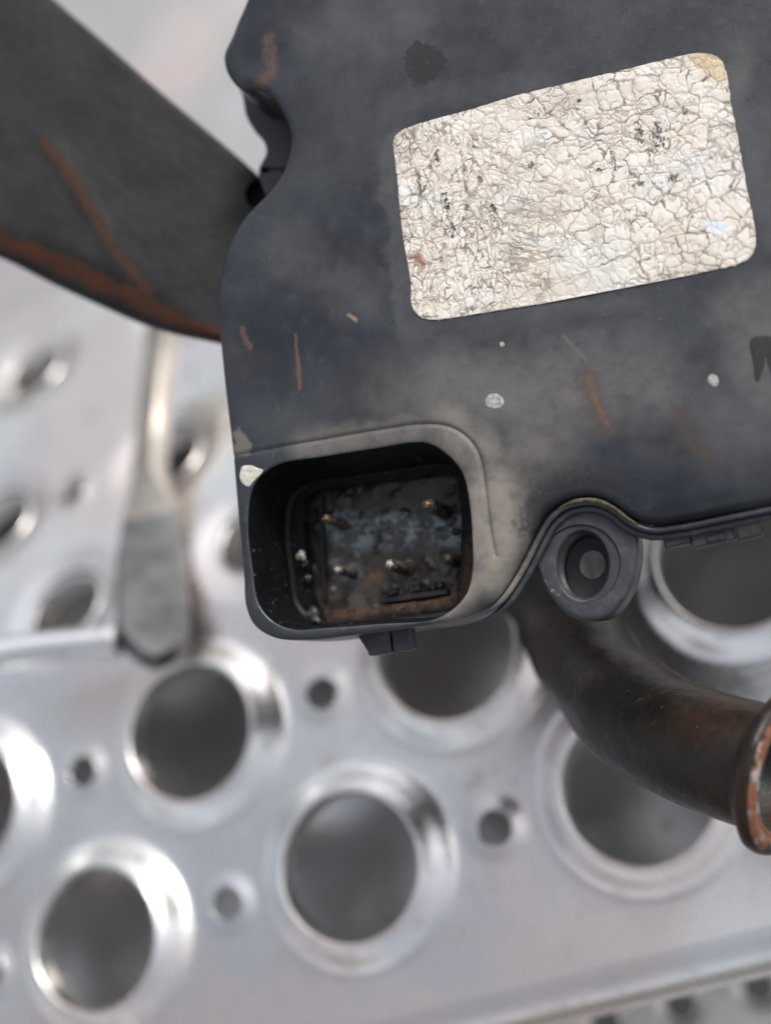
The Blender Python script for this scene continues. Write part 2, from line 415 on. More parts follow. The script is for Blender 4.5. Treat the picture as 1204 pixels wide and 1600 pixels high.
# bracket working plane
BF = Frame(200, 300, 285.0, (-0.10, 0.16, 1.0))
def B(px, py, w=0.0): return BF.uv(px, py, w)
def mat_bracket(name):
    t = NT(name); w = t.warp(.35, 2.5); n = t.noise(.08, 5, .6); f = t.noise(.6, 5, .65)
    c = t.mix(t.mr(n, .38, .62), (.0085, .0095, .0105), (.0155, .0162, .0165))
    pts = [(-200, 285), (-80, 340), (0, 372), (70, 398), (140, 430), (207, 462), (255, 490), (330, 520), (380, 535)]
    jit = t.mul(t.ma('SUBTRACT', t.noise(.3, 5, .65), .5), 4.5)
    def line(ps):
        m = None
        for a, b in zip(ps[:-1], ps[1:]):
            q = t.segd(w, B(*a), B(*b)); m = q if m is None else t.ma('MINIMUM', m, q)
        return t.ma('ADD', m, jit)
    rust = t.mr(line(pts), .8, 2.6, 1.0, 0.0)
    rust = t.mx(rust, t.mul(t.mr(line([(72, 222), (105, 262), (165, 368), (205, 425), (240, 468)]), .2, 1.5, 1.0, 0.0), .8))
    rc = t.mix(f, (.030, .013, .008), (.095, .038, .020))
    c = t.mix(t.mul(t.mr(t.noise(.14, 4, .6, t.vm('ADD', t.P, (40, 0, 0))), .58, .70), .7), c, (.016, .016, .018))
    c = t.mix(t.mul(rust, t.mr(f, .2, .5, .45, 1)), c, rc)
    warm = t.seg(w, B(392, 250), B(230, 120), 0, 4); c = t.mix(t.mul(warm, .15), c, (.05, .044, .036))
    t.set(Base_Color=c, Roughness=t.mixf(rust, .6, .9), Normal=t.bump(t.ma('ADD', f, t.mul(t.noise(.12, 4), 3.0)), .3, .0005)); t.b.inputs['Specular IOR Level'].default_value = .3; return t.m

def mat_pipe(name):
    t = NT(name); n = t.noise(.055, 5, .6); f = t.noise(.5, 5, .7)
    c = t.mix(t.mr(n, .36, .62), (.004, .0033, .0027), (.016, .013, .010))
    c = t.mix(t.mul(t.mr(t.noise(.05, 4, .6, t.vm('ADD', t.P, (91, 13, 7))), .46, .60), .8), c, (.030, .0145, .009))
    c = t.mix(t.mul(t.mr(f, .60, .75), .6), c, (.06, .05, .04)); sp = t.mr(t.voro(.45, t.warp(1, 1)), .08, .02); c = t.mix(t.mul(sp, .6), c, (.3, .26, .22))
    t.set(Base_Color=c, Roughness=t.ma('MULTIPLY_ADD', f, .5, .10), Normal=t.bump(t.ma('ADD', t.noise(.4, 6, .65), t.mul(t.noise(.12, 3), 2.5)), .26, .0009)); t.b.inputs['Specular IOR Level'].default_value = .30; return t.m
def mat_copper(name):
    t = NT(name); n = t.noise(.25, 5, .65); f = t.noise(1.3, 5, .7)
    c = t.mix(t.mr(f, .3, .7), (.16, .060, .030), (.28, .12, .065))
    c = t.mix(t.mr(t.noise(.16, 6, .65), .53, .58), c, (.015, .013, .011))
    c = t.mix(t.mr(t.noise(.2, 6, .7, t.vm('ADD', t.P, (31, 5, 2))), .52, .57), c, (.36, .35, .335))
    c = t.mix(t.mul(t.mr(t.noise(.4, 5, .7, t.vm('ADD', t.P, (3, 59, 2))), .60, .66), .8), c, (.04, .15, .12))
    t.set(Base_Color=c, Roughness=.55, Metallic=.15, Normal=t.bump(f, .4, .0005)); return t.m
def mat_teal(name):
    t = NT(name); f = t.noise(.5, 5, .65)
    c = t.mix(t.mr(f, .35, .6), (.012, .055, .055), (.05, .018, .01)); c = t.mix(t.mr(t.noise(1.4, 4, .7), .62, .7), c, (.14, .22, .20))
    t.set(Base_Color=c, Roughness=.45, Normal=t.bump(f, .3, .0005)); return t.m

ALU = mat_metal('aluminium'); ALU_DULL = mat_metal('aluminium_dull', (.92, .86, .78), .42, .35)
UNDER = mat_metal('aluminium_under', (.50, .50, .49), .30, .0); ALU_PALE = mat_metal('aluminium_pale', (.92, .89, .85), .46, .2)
MODULE = mat_module('weathered_black_plastic'); BLACK = mat_black('black_plastic'); SOCKET = mat_socket('socket_plastic')
GREYPL = mat_black('grey_black_plastic', (.030, .033, .040), .45, .5, (.10, .10, .105))
DEPOSIT = mat_deposit('corroded_socket_floor'); PAPER = mat_paper('cracked_sticker_paper')
WHITE = mat_flat('dried_white_paint', (.50, .48, .43), .75, .25, 1.2)
OCHRE = mat_flat('ochre_sealant', (.085, .068, .035), .6, .8, .9)
INK = mat_flat('dark_ink', (.011, .0105, .0105), .7, .4, 1.5)
BRASS = mat_flat('tarnished_brass', (.20, .145, .07), .45, .7, 2.0, .6); PINDARK = mat_flat('corroded_pin', (.065, .057, .048), .6, .7, 1.6)
SALT = mat_flat('corrosion_salt', (.30, .29, .26), .8, .6, 1.6)
BRACKET = mat_bracket('rusty_black_steel'); PIPE = mat_pipe('rusty_pipe_steel'); COPPER = mat_copper('corroded_copper'); TEAL = mat_teal('verdigris')
GALV = mat_flat('dull_galvanised', (.42, .39, .36), .45, .25, .06, .55)
GALV_D = mat_flat('dark_galvanised', (.17, .17, .172), .30, .35, .08, .95)
def mat_ground(name):
    t = NT(name, 1.0); n = t.noise(6, 6, .6); f = t.noise(60, 5, .7)
    c = t.mix(t.mr(n, .35, .65), (.10, .097, .092), (.17, .165, .155)); c = t.mix(t.mul(f, .4), c, (.08, .077, .072))
    t.set(Base_Color=c, Roughness=.9, Normal=t.bump(f, .5, .004)); return t.m
GROUND = mat_ground('concrete_ground')

# ------------------------------------------------------------------ setting
gb = MB(); gv = []; ge = [-40000, -3000, -600, 0, 600, 3000, 40000]
for y in ge:
    for x in ge: gv.append((x, y, 0))
gb.add(gv, [(j*7+i, j*7+i+1, j*7+i+8, j*7+i+7) for j in range(6) for i in range(6)])
tag(gb.build('ground', GROUND, smooth=0), kind='structure')

# ------------------------------------------------------------------ perforated treads
def tread(name, mat, x0, x1, y0, y1, ztop, big, small, label, cat, group=None, mid=(), bend=None, under=None, Rb=18.9, Rbo=26.0, depth=5.6, Rs=4.8, Rso=8.6, rise=.8, flange=26, fold=4.0, grid=7.0, seg=64):
    """one pressed sheet with dished large holes and raised small holes, folded down along both long edges"""
    Y0, Y1 = y0, y1; y0, y1 = y0 + fold, y1 - fold           # flat part; the folds are lofted on below
    nx = int((x1 - x0) / grid); ny = max(int((y1 - y0) / grid), 2)
    xs = np.linspace(x0, x1, nx + 1); ys = np.linspace(y0, y1, ny + 1)
    loop = np.vstack([np.column_stack([xs[:-1], np.full(nx, y0)]), np.column_stack([np.full(ny, x1), ys[:-1]]),
                      np.column_stack([xs[::-1][:-1], np.full(nx, y1)]), np.column_stack([np.full(ny, x0), ys[::-1][:-1]])])
    loops = [loop]; pts = [grid_pts((x0 + 3, y0 + 3), (x1 - 2, y1 - 2), grid)]
    def circ(c, r, n, ph=0): a = np.linspace(0, 2*np.pi, n, endpoint=False) + ph; return np.column_stack([c[0] + r*np.cos(a), c[1] + r*np.sin(a)])
    H = [(c, Rb, Rbo, seg, depth) for c in big] + [(c, 12.5, 21.5, seg, -2.2) for c in mid] + [(c, Rs, Rso, seg // 2, rise) for c in small]
    P = np.vstack(pts)
    for c, r, ro, n, _ in H:
        P = P[np.hypot(P[:, 0] - c[0], P[:, 1] - c[1]) > ro + 1.5]
    more = []
    for c, r, ro, n, _ in H:
        loops.append(circ(c, r, n))
        for k, q in enumerate((.06, .16, .3, .45, .6, .75, .88, .97, 1.05)): more.append(circ(c, r + (ro - r) * q, n, (k % 2) * np.pi / n))
    P = np.vstack([P] + more)
    P = P[(P[:, 0] > x0 + .5) & (P[:, 0] < x1 - .5) & (P[:, 1] > y0 + .2) & (P[:, 1] < y1 - .2)]
    def keep(c):
        m = np.ones(len(c), bool)
        for cc, r, _, n, _ in H:
            d = c - np.array(cc); rho = np.hypot(*d.T); near = rho < r * 1.01
            th = np.mod(np.arctan2(d[:, 1], d[:, 0]), 2 * np.pi / n) - np.pi / n
            m &= ~(near & (rho < r * math.cos(math.pi / n) / np.cos(th) - 1e-6))
        return m
    co, F = cdt(loops, P, keep)
    def base_z(x, y):
        b = 0.0 if bend is None else -bend[1] * (np.sqrt((y - bend[0]) ** 2 + 90) + (y - bend[0])) / 2
        return .35 * fbm(x / 45, y / 45, 3) + b
    z = base_z(co[:, 0], co[:, 1])
    for c, r, ro, n, dz in H:
        q = np.clip((ro - np.hypot(co[:, 0] - c[0], co[:, 1] - c[1])) / (ro - r), 0, 1.0)
        z = z + dz * (q * q * (2 - q) * .7 + .3 * q * q * (3 - 2 * q))
    root = empty(name, Matrix.Translation(((x0 + x1) / 2000, (y0 + y1) / 2000, (ztop - flange) / 1000)))
    off = (-(x0 + x1) / 2000, -(y0 + y1) / 2000, flange / 1000)
    sh = MB().add(np.column_stack([co, z]), F); sh.build('tread_sheet', mat, root, 50, off)
    for y, s in ((y0, -1), (y1, 1)):
        zz = base_z(xs, np.full_like(xs, y)); zm = float(zz.mean()); L = []
        for a in np.linspace(0, np.pi / 2, 9): L.append(np.column_stack([xs, np.full_like(xs, y + s * fold * math.sin(a)), zz - fold * (1 - math.cos(a))]))
        e = y + s * fold
        for dy, h in ((0, -flange * .7), (0, -flange + 1), (-.3, -flange + .3), (-1, -flange), (-8, -flange)): L.append(np.column_stack([xs, np.full_like(xs, e + s * dy), np.full_like(xs, h + zm)]))
        if s > 0: L = L[::-1]
        MB().loft(L, closed=False).build('edge_flange', mat, root, 60, off)
    # rolled collars inside every hole, one part each
    cache = {}
    for c, r, ro, n, dz in H:
        if not (x0 + ro < c[0] < x1 - ro and y0 + ro < c[1] < y1 - ro): continue
        key = (r, dz)
        if key not in cache:
            Ls = []
            k = 1.0 if r > 10 else .4
            for dr, h in ((0.0, 0), (-.3*k, .42*k), (-.8*k, .55*k), (-1.25*k, .25*k), (-1.45*k, -.5*k), (-1.5*k, -3*k), (-1.4*k, -6.5*k)):
                a = np.linspace(0, 2*np.pi, n, endpoint=False); jag = .12 * np.sin(a * 9) + .10 * np.sin(a * 23 + 1)
                Ls.append(np.column_stack([(r + dr) * np.cos(a), (r + dr) * np.sin(a), dz + h + jag * (1.0 if h < -2.5 * k - .1 else 0.0)]))
            o = MB().loft(Ls).build('hole_collar', mat, root, 60); cache[key] = o
        else:
            o = cache[key].copy(); sc.collection.objects.link(o); o.parent = root
        zc = base_z(np.array([float(c[0])]), np.array([float(c[1])]))[0]
        if bend is not None: o.rotation_euler = (math.atan(-bend[1] * .5 * (1 + (c[1] - bend[0]) / math.hypot(c[1] - bend[0], 9.5))), 0, 0)
        o.location = (off[0] + c[0] / 1000, off[1] + c[1] / 1000, off[2] + (zc) / 1000)
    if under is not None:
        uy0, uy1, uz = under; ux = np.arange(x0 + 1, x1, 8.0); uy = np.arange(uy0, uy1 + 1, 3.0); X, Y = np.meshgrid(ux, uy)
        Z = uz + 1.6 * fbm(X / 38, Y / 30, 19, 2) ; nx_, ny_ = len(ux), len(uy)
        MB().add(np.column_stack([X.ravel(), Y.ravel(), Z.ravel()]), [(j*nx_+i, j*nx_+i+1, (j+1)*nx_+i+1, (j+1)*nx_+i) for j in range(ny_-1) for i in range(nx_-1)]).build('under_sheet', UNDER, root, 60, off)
    tag(root, label, cat, group); return root

big = [(72 * i, 0) for i in range(-2, 5)] + [(36 + 72 * i, 44) for i in range(-3, 5)]
small = [(36 + 72 * i, 0) for i in range(-2, 5)] + [(72 * i, 44) for i in range(-2, 5)]
mid = [(-5 + 63 * i, 96) for i in range(-2, 6)] + [(26 + 63 * i, 140) for i in range(-3, 5)] + [(-35 + 66 * i, 208) for i in range(-2, 6)]
small += [(26 + 63 * i, 96) for i in range(-2, 5)] + [(-6 + 63 * i, 138) for i in range(-2, 5)]
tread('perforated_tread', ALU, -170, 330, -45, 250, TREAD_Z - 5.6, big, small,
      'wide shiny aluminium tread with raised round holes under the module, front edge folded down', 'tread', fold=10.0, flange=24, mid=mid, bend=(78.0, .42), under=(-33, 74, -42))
b3 = [(-180 + 23 * i + 11.5 * (j % 2), -47 - 19 * j) for i in range(0, 20) for j in range(6)]
tread('small_hole_tread', ALU_PALE, -190, 300, -170, -34, TREAD_Z - 110, [], b3,
      'pale blurred grating with small dark holes, seen past the lower right edge', 'tread', Rs=5.0, Rso=7.5, rise=-1.0, grid=6, seg=40, flange=11)
tread('metal_sheet', mat_metal('aluminium_grey', (.62, .61, .59), .40, .6), -220, 420, 268, 560, TREAD_Z - 150, [], [],
      'plain pale blurred metal sheet showing in the gap above the bracket', 'sheet', grid=12)

# ------------------------------------------------------------------ brace with flattened end, behind the module at left
def brace():
    pth = [(275, 380, 418), (264, 450, 418), (252, 560, 416), (240, 680, 408), (234, 760, 395), (236, 830, 380), (238, 900, 366), (240, 980, 352), (242, 1035, 343)]
    pts = np.array([to_world(cam_pt(*p)) for p in pth]); pts = smooth_loop(pts, 1.2, closed=False)
    base = pts[-1].copy(); base[2] = min(base[2], pts[:, 2].min())
    root = empty('twisted_bar', Matrix.Translation(base / 1000)); pts = pts - base
    n = len(pts); q = np.linspace(0, 1, n); T = np.gradient(pts, axis=0); T /= np.linalg.norm(T, axis=1)[:, None]
    view = RT.T @ np.array([0, 0, 1.0]); right = RT.T @ np.array([1.0, 0, 0])
    def bar(i0, i1, wfun, tk):
        loops = []
        for i in range(i0, i1):
            a = right - (right @ T[i]) * T[i]; a /= np.linalg.norm(a); b = np.cross(a, T[i]); b = b if b @ view > 0 else -b
            tw = (1 - smoothstep(.52, .70, q[i])) * math.radians(58) + smoothstep(.6, 1, q[i]) * math.radians(-12)
            d = math.cos(tw) * a + math.sin(tw) * b; e = -math.sin(tw) * a + math.cos(tw) * b
            h = wfun(q[i]); c = .9
            sec = [(-h, -tk + c), (-h + c, -tk), (h - c, -tk), (h, -tk + c), (h, tk - c), (h - c, tk + .6), (0, tk + .9), (-h + c, tk + .6), (-h, tk - c)]
            loops.append(np.array([pts[i] + x * d + y * e for x, y in sec]))
        return MB().loft(loops, cap0=True, cap1=True)
    cut = int(n * .66)
    bar(0, cut, lambda t: 8.0, 2.6).build('upright', GALV, root, 50)
    bar(cut - 1, n, lambda t: (8.0 + 1.6 * float(smoothstep(.64, .78, t))) * math.sqrt(max(.04, 1 - max(0, (t - .90) / .102) ** 2)), 2.7).build('foot_plate', GALV_D, root, 50)
    tag(root, 'blurred dull grey twisted flat bar standing just left of the module', 'brace')
brace()
def rod():
    P = smooth_loop(np.array([to_world(cam_pt(*p)) for p in [(-120, 1040, 352), (-20, 1024, 351), (80, 1010, 350), (186, 1001, 348)]]), 2.0, closed=False)
    b = P.mean(0) - np.array([0, 0, 3.2]); root = empty('polished_rod', Matrix.Translation(b / 1000)); P = P - b
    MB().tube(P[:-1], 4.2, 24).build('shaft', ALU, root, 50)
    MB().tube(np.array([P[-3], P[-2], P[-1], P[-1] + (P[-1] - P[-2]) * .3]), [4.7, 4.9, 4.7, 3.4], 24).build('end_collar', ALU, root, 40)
    tag(root, 'short polished metal rod lying at the left edge beside the twisted bar', 'rod')
rod()

# ------------------------------------------------------------------ steel bracket
def bracket():
    top = [(-70, -140), (-30, -105), (20, -60), (92, 4), (160, 62), (239, 132), (319, 199), (392, 262)]
    right = [(430, 300), (470, 360), (500, 430), (480, 520)]
    bot = [(400, 545), (339, 529), (239, 503), (140, 461), (60, 424), (0, 394), (-80, 362), (-200, 300)]
    lft = [(-220, 150), (-180, -20)]
    O = ccw(smooth_loop(BF.poly(top + right + bot + lft), 1.6))
    hc = B(412, 303); a = np.linspace(0, 2*np.pi, 40, endpoint=False); hr = 4.0
    hole = np.column_stack([hc[0] + hr*np.cos(a), hc[1] + hr*np.sin(a)])
    G = thin(grid_pts(O.min(0), O.max(0), 2.0), [O, hole], .9); G = G[inside(O, G)]
    n = normals2(O); P = [G]
    for d in (.2, .5, .9, 1.4, 2.0):
        q = O + n * d; P.append(q[dist(O, q) > d * .9])
    P = np.vstack(P)
    co, F = cdt([O, hole], P, lambda c: inside(O, c) & ~inside(hole, c))
    fold = smooth_loop(BF.poly([(-250, 265), (-80, 330), (0, 358), (80, 383), (140, 410), (207, 442), (255, 474), (340, 522), (420, 560)]), 2, closed=False)
    crease = smooth_loop(BF.poly([(72, 222), (105, 262), (165, 368), (205, 425), (250, 478)]), 2, closed=False)
    df = dist(fold, co, False); dc = dist(crease, co, False)
    # side of the fold line: below it the plate rolls away
    below = np.array([1.0 if p[1] < np.interp(p[0], fold[:, 0], fold[:, 1]) else 0 for p in co])
    def zf(co, df, dc, below):
        return -fillet(dist(O, co), .9) + .5 * np.exp(-(dc / 1.3) ** 2) * smoothstep(0, 10, df) - below * (df * .55) + .5 * fbm(co[:, 0] / 22, co[:, 1] / 22, 5)
    z = zf(co, df, dc, below)
    root = empty('steel_bracket', BF.matrix())
    pl = MB().add(np.column_stack([co, z]), F)
    bo = np.array([1.0 if p[1] < np.interp(p[0], fold[:, 0], fold[:, 1]) else 0 for p in O])
    zo = zf(O, dist(fold, O, False), dist(crease, O, False), bo)
    pl.loft([z3(O, zo), z3(O, zo - 3.0), z3(O + n * .8, zo - 3.6), z3(O + n * 6, zo - 3.6)])
    pl.build('plate', BRACKET, root, 50)
    hz = z[np.argmin(np.hypot(*(co - hc).T))]
    MB().loft([z3(hole, hz), z3(hole, hz - 9)], cap1=False).add(z3(hole, hz - 9), [tuple(range(40))]).build('hole_shade_cup', BLACK, root, 40)  # added black cup closes the hole, standing for the shadow beneath
    tag(root, 'black painted steel bracket with rusty lower edge, left of the module', 'bracket')
bracket()

# ------------------------------------------------------------------ rusty pipe with flared end
def pipe():
    pth = [(1226, 1209, 226.5), (1160, 1190, 232.5), (1085, 1165, 241.5), (1000, 1122, 257), (935, 1058, 277), (888, 980, 297), (846, 900, 311), (800, 800, 318), (770, 700, 322), (750, 560, 325)]
    C = smooth_loop(np.array([to_world(cam_pt(*p)) for p in pth]), 1.2, closed=False)
    base = C[-1].copy(); base[2] = C[:, 2].min() - 11
    root = empty('bent_pipe', Matrix.Translation(base / 1000)); C = C - base
    ax = RT.T @ np.array([.74, -.13, .66]); ax /= np.linalg.norm(ax)
    mb = MB(); s = np.linspace(0, 1, len(C))
    mb.tube(C[2:], 10.9 + .35 * np.sin(s[2:] * 31) * smoothstep(.1, .3, s[2:]), 48, cap=False)
    v = np.array(mb.v); nz = fbm(v[:, 0] / 5 + v[:, 2] / 7, v[:, 1] / 5, 11); v += (nz * .12)[:, None]; mb.v = [tuple(p) for p in v]
    mb.build('tube', PIPE, root, 60)
    a = np.cross(ax, [0, 0, 1]); a /= np.linalg.norm(a); b = np.cross(ax, a); th = np.linspace(0, 2*np.pi, 72, endpoint=False)
    def lathe(prof, seed):
        out = []
        for h, r in prof:
            rr = r + .16 * np.array([vnoise(np.array([math.cos(t) * 4 + h * .3]), np.array([math.sin(t) * 4]), seed)[0] for t in th])
            out.append(C[0] + ax * h + rr[:, None] * (np.cos(th)[:, None] * a + np.sin(th)[:, None] * b))
        return out
    MB().loft(lathe([(-4.5, 11.1), (-3.6, 11.6), (-2.8, 13.0), (-2.2, 13.9), (-1.2, 14.3), (-.3, 14.2), (.2, 13.7)], 3)).build('flange_back', PIPE, root, 60)
    MB().loft(lathe([(.2, 13.7), (.7, 13.2), (.9, 12.4), (.7, 11.6), (.3, 11.0), (.5, 10.6), (.3, 10.2)], 3)).build('flange_rim', COPPER, root, 60)
    MB().loft(lathe([(.3, 10.2), (-.6, 10.1), (-3, 10.0), (-6, 9.6), (-8, 8.6)], 3)).build('inner_lining', TEAL, root, 60)
    tag(root, 'bent rusty brown pipe with flared copper coloured mouth at right', 'pipe')
pipe()

# ------------------------------------------------------------------ the module
BASE_W = -30.0
module = empty('control_module', MF.matrix() @ Matrix.Translation((0, 0, BASE_W / 1000)))
tag(module, 'weathered black plastic control module with cracked white sticker and empty connector socket', 'module')
MO = (0, 0, -BASE_W / 1000)

OUT_PX = [(420, -330), (400, -90), (390, -20), (363, 45), (345, 80), (347, 103), (360, 124), (378, 137), (398, 136), (420, 147), (441, 177), (453, 210), (450, 241), (440, 268),
          (423, 294), (392, 325), (371, 352), (352, 393), (342, 434), (338, 470), (341, 520), (350, 610), (361, 705), (370, 810), (378, 900), (381, 945), (394, 976), (425, 996),
          (470, 1000), (560, 991), (650, 979), (708, 969), (745, 954), (772, 935), (790, 908), (812, 868), (830, 828), (850, 797), (880, 779), (920, 773), (952, 784), (982, 806),
          (1012, 817), (1060, 814), (1130, 800), (1204, 786), (1330, 762), (1500, 730), (1540, 700), (1560, 200), (1540, -300), (1480, -345), (460, -345)]
OUT = ccw(smooth_loop(MF.poly(OUT_PX), .55))
MOUTH_PX = [(392, 769), (406, 744), (435, 725), (506, 713), (589, 700), (647, 691), (672, 694), (701, 713), (722, 740), (732, 781), (737, 839), (737, 889), (728, 926), (710, 949),
            (680, 967), (589, 975), (506, 981), (456, 983), (423, 968), (402, 939), (394, 889), (387, 823)]
MOUTH = ccw(smooth_loop(MF.poly(MOUTH_PX), .5))
GRV = smooth_loop(MF.poly([(352, 714), (366, 712), (420, 701), (500, 687), (600, 670), (660, 662), (700, 666), (730, 684), (748, 712), (757, 760), (764, 820), (772, 868)]), .4, closed=False)
LUMP = M(372, 95); ARC = smooth_loop(MF.poly([(772, 935), (812, 868), (850, 797), (920, 773), (982, 806), (1060, 814), (1204, 786), (1500, 730)]), 1.0, closed=False)
def rad_at(p):
    r = np.full(len(p), 1.25)
    r = r + 1.6 * smoothstep(9, 2, np.hypot(*(p - LUMP).T))
    r = r + 2.6 * smoothstep(9, 4, dist(ARC, p, False))
    return r
def face_z(p):
    d = dist(OUT, p); r = rad_at(p)
    g = dist(GRV, p, False)
    boss = dist(MOUTH, p)
    z = -fillet(d, r) - .42 * np.exp(-(g / .34) ** 2) - .30 * fillet(boss, .55) / .55
    sl = smoothstep(11, 2, dist(ARC[:60], p, False)); z = z - .8 * sl ** 2
    return z + .10 * fbm(p[:, 0] / 16, p[:, 1] / 16, 21)
def cover():
    n = normals2(OUT); P = [thin(grid_pts(OUT.min(0), OUT.max(0), 1.6), [OUT, MOUTH], .8)]
    for d in (.06, .18, .38, .65, 1.0, 1.4, 2.0, 2.7, 3.5):
        q = OUT + n * d; P.append(q[dist(OUT, q) > d * .93])
    nm = normals2(MOUTH)
    for d in (.08, .2, .38, .6): P.append(MOUTH - nm * d)
    ng = normals2(GRV, False)
    for d in (-.9, -.55, -.35, -.17, 0, .17, .35, .55, .9): P.append(GRV + ng * d)
    P = np.vstack(P); P = P[inside(OUT, P) & ~inside(MOUTH, P)]
    P = P[(dist(MOUTH, P) > .05) & (dist(OUT, P) > .04)]
    co, F = cdt([OUT, MOUTH], P, lambda c: inside(OUT, c) & ~inside(MOUTH, c))
    mb = MB().add(np.column_stack([co, face_z(co)]), F)
    zo = face_z(OUT)
    mb.loft([z3(OUT, zo), z3(OUT - n * .02, zo - 1.5), z3(OUT + n * .1, -15.0), z3(OUT + n * .4, -15.5), z3(OUT + n * 3, -15.5)])
    mb.build('cover', MODULE, module, 50, MO)
cover()

# lower housing: shows through the notch at upper left
LH = ccw(smooth_loop(MF.poly([(470, -330), (440, -120), (405, 40), (378, 95), (368, 126), (376, 146), (382, 178), (396, 203), (411, 221), (414, 238), (402, 266), (425, 330), (470, 420), (520, 540),
                              (600, 600), (760, 620), (850, 700), (1000, 740), (1470, 690), (1480, -280)], -15.6), 1.0))
nl = normals2(LH)
MB().loft([z3(LH + nl * 8, -15.6), z3(LH + nl * .8, -15.6), z3(LH + nl * .2, -15.9), z3(LH, -16.5), z3(LH, -29.5), z3(LH + nl * .5, -30)], cap1=True).build('lower_housing', GREYPL, module, 40, MO)

# rim bead that follows the lower right edge
def bead(offs, w, r, mat, name, i0=0, i1=None, squash=None):
    A = smooth_loop(MF.poly([(738, 962), (762, 948), (780, 932), (800, 903), (820, 868), (836, 836), (854, 806), (882, 786), (920, 780), (950, 790), (980, 812), (1012, 824), (1060, 820), (1130, 806), (1204, 791), (1330, 767), (1500, 735)]), .8, closed=False)
    n = normals2(A, False); Q = (A - n * 0 + n * offs)[i0:i1]
    wv = w + .15 * fbm(Q[:, 0] / 6, Q[:, 1] / 6, 8)
    sp = np.linspace(0, 1, len(Q)); r = r * np.minimum(1, .15 + sp * (4 if i1 else 14)) * np.minimum(1, .15 + (1 - sp) * (4 if i1 else 30)) * (1 + (.35 if i1 else .10) * fbm(Q[:, 0] / 1.4, Q[:, 1] / 1.4, 17))
    mb = MB().tube(np.column_stack([Q, wv]), r, 12, squash=squash and [squash] * len(Q)); return mb.build(name, mat, module, 60, MO)
bead(-.1, -3.6, .55, MODULE, 'rim_bead'); bead(-1.0, -5.0, .75, GREYPL, 'rim_bead')
bead(.25, -3.0, .42, OCHRE, 'sealant_smear', 30, 50)

